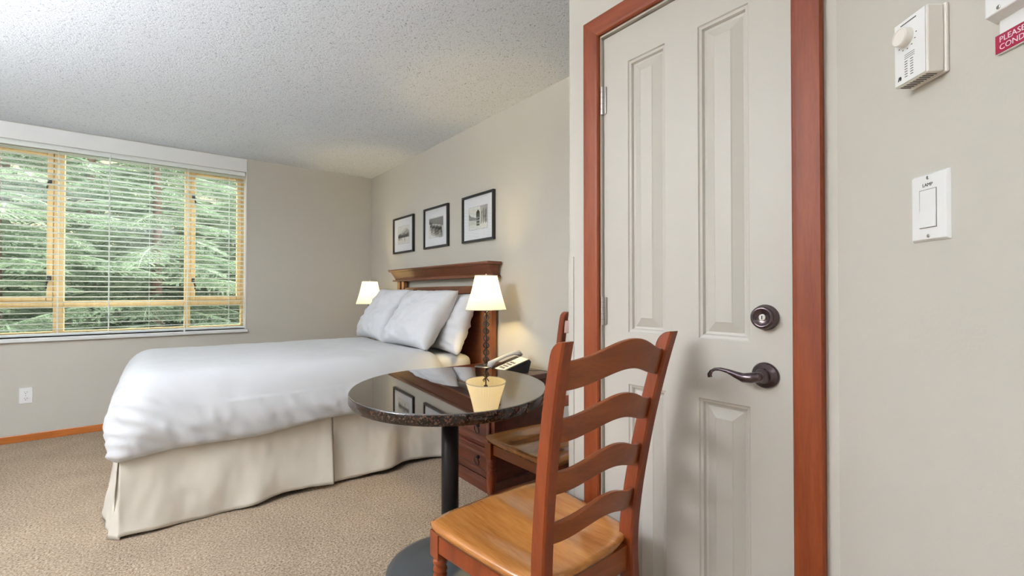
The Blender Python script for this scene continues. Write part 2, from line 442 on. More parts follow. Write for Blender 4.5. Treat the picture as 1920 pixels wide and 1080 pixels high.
# hinges
for zc in (1.82, 1.09, .25):
    hg = empty('hinge'); hg.parent = dr; hg.location = (-.004, DW + .003, zc)
    bm = bmesh.new(); lathe(bm, [(.0065, -.048), (.0065, .048)], 12, -.004, .002); mk('knuckle', bm, 'steel', hg, smooth=False)
    bxo('hinge_leaf', -.001, .002, -.012, .010, -.047, .047, 'steel', hg)
    for zz in (-.03, -.011, .011, .03):
        bm = bmesh.new(); lathe(bm, [(.0069, zz - .0006), (.0069, zz + .0006)], 12, -.004, .002); mk('seam', bm, 'grey_pl', hg)
# deadbolt, lever (axis along -x)
def lathe_x(prof, seg=32):
    bm = bmesh.new(); lathe(bm, prof, seg); bmesh.ops.rotate(bm, verts=bm.verts, cent=(0, 0, 0), matrix=Matrix.Rotation(R(-90), 3, 'Y'))
    bmesh.ops.recalc_face_normals(bm, faces=bm.faces); return bm
db = empty('deadbolt'); db.parent = dr; db.location = (0, .066, 1.089)
mk('rose', lathe_x([(.033, 0), (.033, .004), (.030, .008), (.029, .012), (.029, .022), (.026, .026), (.021, .027), (.019, .0225), (.009, .020)]), 'bronze', db, True)
mk('keyway', lathe_x([(.0085, .0195), (.0085, .0225), (.007, .0235)], 20), 'brass_face', db)
bxo('key_slot', -.0242, -.023, -.0012, .0012, -.004, .005, 'ink', db)
lv = empty('lever_handle'); lv.parent = dr; lv.location = (0, .067, .941)
mk('rose', lathe_x([(.033, 0), (.033, .005), (.030, .009), (.022, .012), (.017, .020), (.0135, .026), (.0135, .036), (.012, .040)]), 'bronze', lv, True)
bm = bmesh.new()
pts = [(-.030, -.006, -.001), (-.040, .004, -.001), (-.047, .018, -.004), (-.048, .035, -.006), (-.047, .055, -.001), (-.046, .075, .005), (-.046, .095, .008), (-.046, .110, .006), (-.047, .120, -.001), (-.048, .124, -.010), (-.048, .123, -.017)]
rr = [(.012, .011), (.014, .013), (.0135, .013), (.011, .012), (.008, .009), (.0065, .006), (.0065, .0045), (.0065, .004), (.0065, .0045), (.007, .006), (.006, .006)]
tube(bm, pts, rr, 14); mk('lever', bm, 'bronze', lv, True)
# casing: three boards, mitred
cz = empty('trim_4', (XD, 0, 0)); tag(cz, kind='structure')
ci0, ci1 = DY0 - .004, DY1 + .004; cw = .066; cl0, cl1 = ci0 - cw, ci1 + cw; ct = DZ + .006; cth = .018
def casing_prof():   # distance from the inner edge, thickness
    return [(0, 0), (0, .010), (.004, .014), (.012, .0155), (.05, .018), (.062, .018), (.066, .014), (.066, 0)]
def side(yi, sgn):
    bm = bmesh.new(); pr = casing_prof()
    A = [bm.verts.new((-t, yi + sgn * d, 0)) for d, t in pr]; B = [bm.verts.new((-t, yi + sgn * d, ct + d)) for d, t in pr]
    for i in range(len(pr) - 1): bm.faces.new((A[i], A[i + 1], B[i + 1], B[i]))
    bm.faces.new(A); bm.faces.new(B); bmesh.ops.recalc_face_normals(bm, faces=bm.faces); return bm
mk('side_board', side(ci0, -1), 'casing_z', cz); mk('side_board', side(ci1, 1), 'casing_z', cz)
bm = bmesh.new(); pr = casing_prof()
A = [bm.verts.new((-t, ci0 - d, ct + d)) for d, t in pr]; B = [bm.verts.new((-t, ci1 + d, ct + d)) for d, t in pr]
for i in range(len(pr) - 1): bm.faces.new((A[i], A[i + 1], B[i + 1], B[i]))
bm.faces.new(A); bm.faces.new(B); bmesh.ops.recalc_face_normals(bm, faces=bm.faces); mk('head_board', bm, 'casing_y', cz)

# ---------------------------------------------------------------- things on the angled wall (local x along wall toward camera, y out of wall is -y)
def on_angled(name, s, z):
    o = empty(name); p = Vector((XD, YR, 0)) - DV * s; o.location = (p.x, p.y, z)
    xax = -DV; yax = -NV; zax = Vector((0, 0, 1))
    o.rotation_euler = Matrix((xax, yax, zax)).transposed().to_euler(); return o
def frustum(bm, x0, x1, z0, z1, d, ins, back=0.0):
    a = [bm.verts.new(p) for p in ((x0, back, z0), (x1, back, z0), (x1, back, z1), (x0, back, z1))]
    b = [bm.verts.new(p) for p in ((x0 + ins, -d, z0 + ins), (x1 - ins, -d, z0 + ins), (x1 - ins, -d, z1 - ins), (x0 + ins, -d, z1 - ins))]
    for k in range(4): bm.faces.new((a[k], a[(k + 1) % 4], b[(k + 1) % 4], b[k]))
    bm.faces.new(b); bm.faces.new(list(reversed(a))); bmesh.ops.recalc_face_normals(bm, faces=bm.faces)
def txt(name, s, size, parent, x, y, z, mat):
    bm = text_bm(s, size)
    bmesh.ops.rotate(bm, verts=bm.verts, cent=(0, 0, 0), matrix=Matrix.Rotation(R(90), 3, 'X'))
    o = mk(name, bm, mat, parent); o.location = (x, y, z); return o
th_ = on_angled('thermostat', .248, 1.519); tag(th_, 'white wall thermostat with round dial and dark printing, above the light switch', 'thermostat')
bxo('back_plate', -.036, .037, -.006, 0, 0, .116, 'cream_pl', th_, bevel=.002)
bm = bmesh.new(); box(bm, -.0345, .0345, -.034, -.006, .001, .115)
hs = mk('housing', bm, 'cream_pl', th_, bevel=.003)
bxo('face_plate', -.032, .0325, -.0352, -.034, .003, .113, 'white_pl', th_)
bm = bmesh.new(); lathe(bm, [(.0155, 0), (.0155, .011), (.014, .0135), (.0135, .0135), (.0125, .012)], 32)
bmesh.ops.rotate(bm, verts=bm.verts, cent=(0, 0, 0), matrix=Matrix.Rotation(R(90), 3, 'X')); bmesh.ops.recalc_face_normals(bm, faces=bm.faces)
dl = mk('dial', bm, 'cream_pl', th_); dl.location = (-.006, -.0352, .081)
for i in range(9):
    bxo('vent_slot', -.028 + i * .0066, -.0255 + i * .0066, -.029, -.012, .0004, .0012, 'ink', th_)
bm = bmesh.new()
for i in range(12):                     # tick marks round the dial
    a = R(-75 + i * 27 - 90)
    if math.sin(a) > .3: continue
    x, z = -.006 + .021 * math.cos(a), .081 + .021 * math.sin(a); box(bm, x - .0011, x + .0011, -.0356, -.0352, z - .0007, z + .0007)
for i in range(14): box(bm, -.018 + i * .0024, -.0165 + i * .0024, -.0356, -.0352, .1055, .1075)
for r in range(3):
    for i in range(9): box(bm, -.010 + i * .0024, -.0083 + i * .0024, -.0356, -.0352, .0505 - r * .0034, .0512 - r * .0034)
for r in range(7):
    for c in (-.010, .002): box(bm, c, c + .006, -.0356, -.0352, .0385 - r * .0044, .0396 - r * .0044)
mk('print', bm, 'ink', th_)['kind'] = 'stuff'
bm = bmesh.new(); prism(bm, [(-.025, .0105), (-.023, .0175), (-.0185, .0175), (-.017, .014), (-.0185, .0105), (-.0205, .0105), (-.0205, .013), (-.0225, .013), (-.0225, .0105)], 1, -.0356, -.0352)
mk('emblem', bm, 'ink', th_)
sw = on_angled('light_switch', .248, 1.241); tag(sw, 'white rocker light switch marked LAMP under the thermostat', 'switch')
bm = bmesh.new(); frustum(bm, -.038, .038, 0, .119, .0065, .004); mk('wall_plate', bm, 'white_pl', sw, bevel=.001)
bxo('rocker_surround', -.0172, .0172, -.0072, -.006, .0235, .0905, 'grey_pl', sw)
bm = bmesh.new(); prism(bm, [(-.006, .0243), (-.0098, .0243), (-.0078, .057), (-.0076, .0897), (-.006, .0897)], 0, -.0162, .0162)
mk('rocker', bm, 'white_pl', sw, bevel=.0006)
for z in (.0095, .1105):
    bm = bmesh.new(); lathe(bm, [(.0031, 0), (.0031, .0007), (.0022, .0012)], 14)
    bmesh.ops.rotate(bm, verts=bm.verts, cent=(0, 0, 0), matrix=Matrix.Rotation(R(90), 3, 'X')); bmesh.ops.recalc_face_normals(bm, faces=bm.faces)
    o = mk('screw', bm, 'steel', sw); o.location = (0, -.0065, z)
txt('lettering', 'LAMP', .0085, sw, -.0112, -.0067, .0955, 'ink')
pl = on_angled('wall_control', .362, 1.549); tag(pl, 'white wall control plate at the top right edge, above the red sign', 'switch')
bm = bmesh.new(); frustum(bm, 0, .10, 0, .12, .022, .006); mk('cover', bm, 'white_pl', pl, bevel=.0015)
bxo('wall_plate', .008, .11, -.004, 0, -.02, .125, 'white_pl', pl, bevel=.001)
bm = bmesh.new(); lathe(bm, [(.003, 0), (.003, .0007), (.002, .0012)], 14); bmesh.ops.rotate(bm, verts=bm.verts, cent=(0, 0, 0), matrix=Matrix.Rotation(R(90), 3, 'X'))
o = mk('screw', bm, 'steel', pl); o.location = (.026, -.022, .012)
sg = on_angled('red_sign', .366, 1.503); tag(sg, 'red engraved plastic sign with white capital letters below the wall control', 'sign')
bxo('plate', 0, .13, -.006, -.0045, 0, .0265, 'red_sign', sg); bxo('backing', .001, .129, -.0045, 0, -.0012, .0255, 'white_pl', sg)
txt('lettering', 'PLEASE', .0115, sg, .006, -.0063, .0148, 'white_ink'); txt('lettering', 'CONDI', .0115, sg, .006, -.0063, .0035, 'white_ink')

# outlet on the window wall
ou = empty('wall_outlet', (-.762, YW, .292)); tag(ou, 'white double power outlet low on the window wall', 'outlet')
bm = bmesh.new(); frustum(bm, -.038, .038, 0, .125, .006, .003); mk('wall_plate', bm, 'white_pl', ou)
for zc in (.038, .087):
    bm = bmesh.new(); lathe(bm, [(.0165, 0), (.0165, .002)], 20); bmesh.ops.rotate(bm, verts=bm.verts, cent=(0, 0, 0), matrix=Matrix.Rotation(R(90), 3, 'X'))
    bmesh.ops.recalc_face_normals(bm, faces=bm.faces)
    s = mk('socket', bm, 'white_pl', ou); s.location = (0, -.0058, zc)
    bm = bmesh.new(); box(bm, -.0075, -.0055, -.0083, -.0078, -.001, .008); box(bm, .0055, .0075, -.0083, -.0078, -.001, .008); box(bm, -.002, .002, -.0083, -.0078, -.011, -.006)
    o = mk('slot', bm, 'ink', ou); o.location = (0, 0, zc)
bm = bmesh.new(); lathe(bm, [(.0028, 0), (.0028, .001)], 10); bmesh.ops.rotate(bm, verts=bm.verts, cent=(0, 0, 0), matrix=Matrix.Rotation(R(90), 3, 'X'))
o = mk('screw', bm, 'steel', ou); o.location = (0, -.006, .0625)

# ---------------------------------------------------------------- bed
BX0, BX1, BY0, BY1 = -.12, 1.90, 2.83, 4.25
bed = empty('bed', (0, 0, 0)); tag(bed, 'double bed with dark wooden panel headboard against the wall', 'bed')
def rbox(bm, lo, hi, rt, rb, nx, ny, nz, disp=None, open_bottom=False):
    """rounded box: rt radius of the upper edges, rb of the lower ones"""
    lo, hi = Vector(lo), Vector(hi); cache = {}
    def P(i, j, k):
        key = (i, j, k)
        if key in cache: return cache[key]
        p = Vector((lo.x + (hi.x - lo.x) * i / nx, lo.y + (hi.y - lo.y) * j / ny, lo.z + (hi.z - lo.z) * k / nz))
        r = rt if k > nz * .4 else rb + (rt - rb) * (k / (nz * .4))
        rz = min(r, (hi.z - lo.z) * .49)
        q = Vector((min(max(p.x, lo.x + r), hi.x - r), min(max(p.y, lo.y + r), hi.y - r), min(max(p.z, lo.z + min(rb, rz)), hi.z - min(rt, (hi.z - lo.z) * .9))))
        d = p - q
        if d.length > 1e-6:
            rr = rt if p.z > q.z + 1e-6 else r
            n = Vector((d.x / r, d.y / r, d.z / (min(rt, (hi.z - lo.z) * .9) if d.z > 0 else rb)))
            n.normalize()
            p = q + Vector((n.x * r, n.y * r, n.z * (min(rt, (hi.z - lo.z) * .9) if d.z > 0 else rb)))
        else: n = Vector((0, 0, 1))
        if disp: p = disp(p, n)
        v = bm.verts.new(p); cache[key] = v; return v
    def quad(a, b, c, d): bm.faces.new((a, b, c, d))
    for i in range(nx):
        for j in range(ny):
            quad(P(i, j, nz), P(i + 1, j, nz), P(i + 1, j + 1, nz), P(i, j + 1, nz))
            if not open_bottom: quad(P(i, j, 0), P(i, j + 1, 0), P(i + 1, j + 1, 0), P(i + 1, j, 0))
    for i in range(nx):
        for k in range(nz):
            quad(P(i, 0, k), P(i + 1, 0, k), P(i + 1, 0, k + 1), P(i, 0, k + 1)); quad(P(i, ny, k), P(i, ny, k + 1), P(i + 1, ny, k + 1), P(i + 1, ny, k))
    for j in range(ny):
        for k in range(nz):
            quad(P(0, j, k), P(0, j, k + 1), P(0, j + 1, k + 1), P(0, j + 1, k)); quad(P(nx, j, k), P(nx, j + 1, k), P(nx, j + 1, k + 1), P(nx, j, k + 1))
bm = bmesh.new(); rbox(bm, (BX0 + .03, BY0 + .02, .12), (BX1 - .02, BY1 - .02, .40), .04, .03, 12, 8, 6); mk('box_spring', bm, 'skirt', bed, True)
bm = bmesh.new(); rbox(bm, (BX0 + .06, BY0 + .03, .402), (BX1, BY1 - .03, .70), .07, .05, 24, 16, 10); mk('mattress', bm, 'sheet', bed, True)
for x in (BX0 + .15, BX1 - .2):
    for y in (BY0 + .12, BY1 - .12):
        bm = bmesh.new(); lathe(bm, [(.025, 0), (.03, .01), (.03, .12)], 12, x, y); mk('foot', bm, 'iron', bed)
# headboard
HX = XH - .013
hb = empty('headboard'); hb.parent = bed; hb.location = (0, 0, 0)
hy0, hy1 = 2.665, 4.275
prof = [(HX, 1.378), (HX - .125, 1.378), (HX - .125, 1.368), (HX - .115, 1.356), (HX, 1.356)]
bm = bmesh.new(); prism(bm, prof, 1, hy0 - .055, hy1 + .055); mk('cap', bm, 'hb_y', hb, bevel=.002)
prof = [(HX - .004, 1.355), (HX - .108, 1.355), (HX - .060, 1.290), (HX - .060, 1.278), (HX - .004, 1.278)]
bm = bmesh.new(); prism(bm, prof, 1, hy0 - .025, hy1 + .025); mk('frieze', bm, 'hb_y', hb)
bm = bmesh.new(); box(bm, HX - .078, HX - .002, hy0 - .05, hy1 + .05, 1.264, 1.278); mk('moulding', bm, 'hb_y', hb, bevel=.003)
for s, y in ((1, hy0), (-1, hy1)):
    for off, wd, dx in ((0, .060, .050), (.085, .055, .046)):
        a, b = (y + off, y + off + wd) if s > 0 else (y - off - wd, y - off)
        bxo('post', HX - dx, HX - .006, a, b, 0, 1.264, 'hb_z', hb, bevel=.003)
    a, b = (y + .060, y + .085) if s > 0 else (y - .085, y - .060)
    bxo('spacer', HX - .03, HX - .012, a, b, .3, .9, 'hb_z', hb)
py0, py1 = hy0 + .140, hy1 - .140
bxo('top_rail', HX - .040, HX - .010, py0, py1, 1.145, 1.205, 'hb_y', hb, bevel=.004)
bm = bmesh.new(); prism(bm, [(HX - .012, .45), (HX - .022, .45), (HX - .030, 1.143), (HX - .012, 1.143)], 1, py0, py1); mk('panel', bm, 'hb_y', hb)
bxo('lower_rail', HX - .040, HX - .010, py0, py1, .38, .449, 'hb_y', hb, bevel=.004)

# bed skirt
sk = empty('bed_skirt', (0, 0, 0)); tag(sk, 'cream pleated bed skirt hanging from under the mattress to the carpet', 'bed skirt')
def skirt_panel(name, pts0, outward, n, seed, flare=.05, z1=.425, z0=.006, lift=None, amp=.030):
    """pts0: start and end of the top edge on plan"""
    bm = bmesh.new(); A, B = Vector(pts0[0]), Vector(pts0[1]); L = (B - A).length; o = Vector(outward)
    def fn(u, v):
        d = 1 - v                                        # 0 top, 1 hem
        s = u * L
        p = A.lerp(B, u)
        w = math.sin(s * 13 + seed) * .5 + math.sin(s * 29 + seed * 2.3 + d) * .22 + noise.noise(Vector((s * 5, seed, d * 1.5))) * 1.1
        off = flare * d ** 1.2 + amp * (d ** .8) * w + .004 * noise.noise(Vector((s * 22, d * 6, seed)))
        z = z1 + (z0 - z1) * d + .010 * d * math.sin(s * 9 + seed) + (lift(u) * d if lift else 0)
        q = p + o * off
        return (q.x, q.y, max(z, .004))
    grid(bm, n, 22, fn)
    ob = mk(name, bm, 'skirt', sk, True)
    m = ob.modifiers.new('thick', 'SOLIDIFY'); m.thickness = .003
    return ob
yk = BY0 + .005; xm = .86
skirt_panel('side_panel', ((BX0 + .005, yk), (xm - .004, yk)), (-.06, -1), 110, 1.3, .040, lift=lambda u: .02 * u)
skirt_panel('side_panel', ((xm + .004, yk), (BX1 - .05, yk)), (0, -1), 110, 4.1, .035, lift=lambda u: .02)
skirt_panel('pleat_backing', ((xm - .12, yk + .012), (xm + .12, yk + .012)), (0, -1), 14, 2.2, .012, z0=.03, amp=.003)
skirt_panel('foot_panel', ((BX0, BY1 - .02), (BX0, yk + .012)), (-1, 0), 100, 6.4, .050)
skirt_panel('pleat_backing', ((BX0 + .006, yk + .05), (BX0 + .05, yk + .006)), (-.7, -.7), 14, 3.2, .062, z0=.006, amp=.003)
skirt_panel('side_panel', ((BX0 + .005, BY1 - .005), (BX1 - .05, BY1 - .005)), (0, 1), 60, 5.1, .035)

# duvet
def dv(p, n):
    q = p.copy()
    mid = max(0., min(1., (p.x - BX0) / (BX1 - BX0)))
    side = max(0., min(1., (.66 - p.z) / .25))
    if p.z > .6:                                          # soft top
        q.z += .012 * noise.noise(Vector((p.x * 2.1, p.y * 2.4, 0))) + .004 * noise.noise(Vector((p.x * 9, p.y * 7, 3)))
        q.z -= .010 * (mid)
    b = .012 * noise.noise(Vector((p.x * 2.2, p.z * 3, 5 + p.y)))
    b += .026 * max(0, noise.noise(Vector((p.x * 7 + p.z * 6, p.z * 5, p.y * 4)))) * side
    cr = noise.noise(Vector((p.x * 14 + p.z * 9, p.z * 4 - p.x * 3, p.y * 12)))
    b += .014 * (1 - abs(cr) * 2.5 if abs(cr) < .4 else 0) * side
    # gathers at the foot corner
    c = math.exp(-(((p.x - BX0) ** 2 + (p.y - BY0) ** 2) / .045))
    b += c * (.0035 * math.sin(p.z * 95 + p.x * 60 + p.y * 50))
    b += .006 * max(0, noise.noise(Vector((p.x * 26, p.z * 7, p.y * 26)))) * side
    # belly above the hem
    b += .026 * math.exp(-((p.z - .50) / .10) ** 2)
    q += Vector((n.x, n.y, 0)) * b
    # hem line: lower at the foot, higher toward the head
    if p.z < .56:
        t = (.56 - p.z) / .2
        q.z += t * (.028 * math.sin(mid * 3.3) + .012 * math.sin(p.x * 8 + 1) + .02 * mid - .012 * (1 - mid))
    return q
bm = bmesh.new(); rbox(bm, (BX0 - .022, BY0 - .045, .366), (1.66, BY1 + .05, .752), .155, .035, 130, 90, 34, dv)
du = mk('duvet', bm, 'duvet', None, True); tag(du, 'plain white duvet spread over the bed and tucked at the foot', 'duvet')
# pillows
def pillow(name, label, c, wid, hgt, thick, tilt, yaw, seed):
    """pillow standing on its long edge; local x across the width, z up, y thickness"""
    bm = bmesh.new(); n = 36
    def P(sgn):
        def fn(u, v):
            a, b = u * 2 - 1, v * 2 - 1
            e = (1 - abs(a) ** 2.6) * (1 - abs(b) ** 2.6); t = thick * .5 * max(0, e) ** .42
            px = a * (1 - .07 * (1 - b * b) * abs(a) ** 4); pz = b * (1 - .09 * (1 - a * a) * abs(b) ** 4)
            wr = noise.noise(Vector((px * 3 + seed, pz * 3, sgn))) * .018 + noise.noise(Vector((px * 8 + seed, pz * 7, sgn))) * .010
            edge = max(abs(a), abs(b)) ** 3
            wr += .006 * math.sin(b * 22 + seed + a * 3) * max(0, abs(a) - .55) * 2.2 * (1 - abs(a) ** 8)
            return (px * wid / 2, sgn * t + wr * min(1, e * 4), pz * hgt / 2)
        return fn
    grid(bm, n, n, P(-1)); grid(bm, n, n, P(1))
    bmesh.ops.remove_doubles(bm, verts=bm.verts, dist=.0006); bmesh.ops.recalc_face_normals(bm, faces=bm.faces)
    o = mk(name, bm, 'pillow', None, True); o.location = c
    o.rotation_euler = (Matrix.Rotation(yaw, 4, 'Z') @ Matrix.Rotation(tilt, 4, 'X')).to_euler()
    tag(o, label, 'pillow', 'bed pillows'); return o
pillow('pillow', 'plump white pillow in front, middle of the three on the bed', (1.635, 3.25, .955), .72, .51, .22, R(-33), R(-88), 1)
pillow('pillow', 'white pillow behind, leaning on the headboard beside the near lamp', (1.81, 3.13, .925), .68, .48, .18, R(-20), R(-92), 5)
pillow('pillow', 'white pillow on the far side of the bed by the window wall', (1.655, 3.97, .958), .68, .52, .23, R(-32), R(-93), 9)

# ---------------------------------------------------------------- nightstands
def nightstand(loc, label):
    t = empty('nightstand', loc); tag(t, label, 'nightstand', 'bedside nightstands')
    # local: x depth (0 front .. .455 back), y width 0...58
    D_, W_ = .455, .58
    bm = bmesh.new(); box(bm, .02, D_, .015, W_ - .015, .07, .625); mk('carcass', bm, 'night', t)
    bxo('top', -.012, D_ + .002, -.005, W_ + .005, .626, .655, 'night', t, bevel=.006)
    bm = bmesh.new(); prism(bm, [(0.0, 0), (0.0, .045), (.014, .069), (D_, .069), (D_, 0)], 1, 0, W_); mk('plinth', bm, 'night', t)
    for i, z in enumerate((.085, .270, .450)):
        d = empty('drawer'); d.parent = t; hh = .165 if i < 2 else .160
        bm = bmesh.new()
        rings = []
        for ins, x in ((0, .0195), (0, .004), (.006, 0), (.022, 0), (.028, .008), (.036, .008), (.05, .003)):
            y0, y1, z0, z1 = .045 + ins, W_ - .045 - ins, z + ins, z + hh - ins
            rings.append([bm.verts.new((x, a, b)) for a, b in ((y0, z0), (y1, z0), (y1, z1), (y0, z1))])
        for A, B in zip(rings, rings[1:]):
            for k in range(4): bm.faces.new((A[k], A[(k + 1) % 4], B[(k + 1) % 4], B[k]))
        bm.faces.new(rings[-1]); bmesh.ops.recalc_face_normals(bm, faces=bm.faces)
        mk('front', bm, 'night', d)
        for yy in (.15, W_ - .15):
            bm = bmesh.new(); zc = z + hh / 2 + .012
            pts = [(-.012 - .004 * math.sin(a), yy + .024 * math.cos(a), zc - .016 + .024 * math.sin(a)) for a in [2 * math.pi * k / 20 for k in range(20)]]
            tube(bm, pts, .0032, 7, closed=True)
            lathe_pts = lathe_x([(.011, -.004), (.011, .002), (.006, .010), (.006, .014)], 14)
            bmesh.ops.translate(lathe_pts, verts=lathe_pts.verts, vec=(0, yy, zc + .006)); me = bpy.data.meshes.new('t'); lathe_pts.to_mesh(me); bm.from_mesh(me); lathe_pts.free(); bpy.data.meshes.remove(me)
            mk('ring_pull', bm, 'iron', d, True)
    return t
nightstand((1.515, 2.085, 0), 'dark carved nightstand with ring pulls carrying the telephone')
nightstand((1.515, 4.40, 0), 'dark nightstand on the far side of the bed by the window wall')
NZ = .6555

# ---------------------------------------------------------------- bedside lamps
def table_lamp(loc, label):
    t = empty('table_lamp', loc); tag(t, label, 'lamp', 'bedside lamps')
    bm = bmesh.new(); lathe(bm, [(.075, 0), (.078, .006), (.074, .012), (.05, .017), (.02, .022), (.012, .03)], 32); mk('base', bm, 'clearbase', t, True)
    bm = bmesh.new(); tube(bm, [(0, 0, .02), (0, 0, .44)], .0045, 8); mk('stem', bm, 'lampmetal', t)
    for q in range(4):
        bm = bmesh.new(); a = q * math.pi / 2 + .4
        pts = []
        for i in range(91):
            z = .028 + .355 * i / 90
            r = .003 + .020 * abs(math.sin(math.pi * 7.5 * i / 90))
            pts.append((r * math.cos(a), r * math.sin(a), z))
        tube(bm, pts, .0031, 6); mk('wavy_rod', bm, 'lampmetal', t, True)
    bm = bmesh.new(); lathe(bm, [(.013, .41), (.014, .44), (.012, .46)], 16); mk('socket', bm, 'lampmetal', t, True)
    bm = bmesh.new(); lathe(bm, [(.012, .461), (.016, .475), (.028, .50), (.030, .515), (.024, .533), (.008, .545)], 16); mk('bulb', bm, 'bulb', t, True)
    pleat = lambda a: 1 + .007 * math.cos(a * 44)
    bm = bmesh.new()
    z0, z1, r0, r1 = .385, .610, .134, .074
    prof = [(r0 + (r1 - r0) * s + .004 * math.sin(math.pi * s) * -1, z0 + (z1 - z0) * s) for s in [i / 12 for i in range(13)]]
    lathe(bm, prof, 176, cap=False, mod=pleat)
    sh = mk('shade', bm, 'shade', t, True)
    for r, z in ((r0, z0), (r1, z1)):
        bm = bmesh.new(); tube(bm, [(r * math.cos(a), r * math.sin(a), z) for a in [2 * math.pi * k / 48 for k in range(48)]], .0028, 6, closed=True)
        o = mk('trim_ring', bm, 'sheet', sh, True)
    bm = bmesh.new()
    for a in (0, 2.094, 4.189): tube(bm, [(.004 * math.cos(a), .004 * math.sin(a), .60), (r1 * math.cos(a), r1 * math.sin(a), .606)], .0015, 5)
    for s in (-1, 1): tube(bm, [(s * .012, 0, .455), (s * .042, 0, .49), (s * .042, 0, .55), (s * .012, 0, .595), (0, 0, .60)], .0015, 5)
    lathe(bm, [(.004, .598), (.008, .606), (.007, .616), (.002, .624)], 12)
    mk('harp', bm, 'brass_face', t)
    ld = bpy.data.lights.new('bulb_light', 'POINT'); ld.energy = LAMP_W; ld.color = (1, .76, .32); ld.shadow_soft_size = .032
    lo = bpy.data.objects.new('bulb_light', ld); COL.objects.link(lo); lo.parent = t; lo.location = (0, 0, .51)
    return t
table_lamp((1.75, 2.49, NZ), 'lit lamp with pleated cream shade and wavy metal stem beside the telephone')
table_lamp((1.74, 4.53, NZ), 'lit cream-shaded lamp in the far corner behind the pillows')

# ---------------------------------------------------------------- telephone
ph = empty('telephone', (1.765, 2.255, NZ), R(-12)); tag(ph, 'grey and black desk telephone on the nightstand', 'telephone')
bm = bmesh.new(); prism(bm, [(-.10, 0), (.085, 0), (.105, .070), (.092, .084), (-.098, .022), (-.104, .010)], 1, -.095, .095)
mk('body', bm, 'black_pl', ph, bevel=.006, bseg=3)
SLO = .062 / .190
def slope_plate(name, x0, x1, y0, y1, h, mat, p):
    bm = bmesh.new(); box(bm, x0, x1, y0, y1, 0, h)
    for v in bm.verts: v.co.z += .0226 + (v.co.x + .098) * SLO
    return mk(name, bm, mat, p, bevel=.001)
slope_plate('face_panel', -.092, .088, -.088, .022, .003, 'cream_pl', ph)
slope_plate('label_strip', .045, .078, -.072, .008, .0036, 'white_pl', ph)
for r in range(4):
    for c in range(3): slope_plate('key', -.072 + r * .024, -.058 + r * .024, -.062 + c * .024, -.046 + c * .024, .006, 'grey_pl', ph)
bm = bmesh.new()
pts = [(-.112, .060, .030), (-.104, .060, .050), (-.07, .060, .068), (0, .060, .093), (.06, .060, .108), (.092, .060, .108), (.110, .060, .092)]
tube(bm, pts, [(.022, .014), (.027, .019), (.021, .012), (.018, .011), (.021, .012), (.027, .019), (.022, .014)], 14)
mk('handset', bm, 'silver_pl', ph, True)
jk = empty('phone_jack', (XH, 2.085 - .09, .60)); tag(jk, 'small dark phone jack on the wall beside the nightstand', 'socket')
bxo('box', -.028, 0, -.02, .02, -.016, .016, 'black_pl', jk, bevel=.003); bxo('plug', -.034, -.028, -.006, .006, -.006, .006, 'grey_pl', jk)
bm = bmesh.new()
tube(bm, [(1.85, 2.18, NZ + .012), (1.87, 2.15, NZ + .010), (1.90, 2.115, NZ + .014), (1.92, 2.085, NZ + .012), (1.93, 2.05, NZ), (1.935, 2.015, .62), (1.952, 1.996, .60)], .0022, 6)
cb = mk('telephone_cable', bm, 'black_pl', None, True); tag(cb, 'thin black cable from the telephone to the wall jack', 'cable')

# ---------------------------------------------------------------- pictures
def picture(y0, y1, z0, z1, label, motif):
    t = empty('framed_picture', (XH, (y0 + y1) / 2, z0)); tag(t, label, 'picture', 'pictures above the headboard')
    W_, H_ = y1 - y0, z1 - z0; fw = .017; d = .024
    # local: y from -W/2 (near) to W/2 (far); image x runs from far (left) to near (right)
    bm = bmesh.new()
    def fr(a0, a1, b0, b1): prism(bm, [(a0[0], b0[0]), (a0[1], b0[1]), (a1[1], b1[1]), (a1[0], b1[0])], 0, -d, -.001)
    h = W_ / 2
    for nm, poly in (('frame_side', [(-h, 0), (-h + fw, fw), (-h + fw, H_ - fw), (-h, H_)]), ('frame_side', [(h, 0), (h - fw, fw), (h - fw, H_ - fw), (h, H_)]),
                     ('frame_rail', [(-h, 0), (h, 0), (h - fw, fw), (-h + fw, fw)]), ('frame_rail', [(-h, H_), (h, H_), (h - fw, H_ - fw), (-h + fw, H_ - fw)])):
        b2 = bmesh.new(); prism(b2, poly, 0, -d, -.001); mk(nm, b2, 'frame_black', t)
    bm.free()
    bxo('mat_board', -.010, -.002, -h + fw, h - fw, fw, H_ - fw, 'mat', t)
    bm = bmesh.new()
    # print window: image coords 0..1
    iw, ih = .25, .175; cy, cz_ = 0.0, H_ * .5
    def ip(x, y): return (cy + iw / 2 - x * iw, cz_ - ih / 2 + y * ih)
    lay = [0]
    def poly(pts, g):
        lay[0] += 1; X = -.0103 - lay[0] * .00006
        f = bm.faces.new([bm.verts.new((X, *ip(*p))) for p in pts]); f.material_index = g
    def line(a, b, wd, g):
        ax, ay = a; bx, by = b; dx, dy = bx - ax, by - ay; L = math.hypot(dx, dy) or 1; nx, ny = -dy / L * wd / 2, dx / L * wd / 2
        poly([(ax + nx, ay + ny), (bx + nx, by + ny), (bx - nx, by - ny), (ax - nx, ay - ny)], g)
    e = .008
    for a, b in (((-e, -e), (1 + e, -e)), ((1 + e, -e), (1 + e, 1 + e)), ((1 + e, 1 + e), (-e, 1 + e)), ((-e, 1 + e), (-e, -e))): line(a, b, .008, 1)
    motif(poly, line)
    mk('print', bm, ['g0', 'g1', 'g2', 'g3', 'g4', 'g5'], t)
    bxo('glass', -.0185, -.0170, -h + fw, h - fw, fw, H_ - fw, 'picglass', t)
    return t
rnd = random.Random(3)
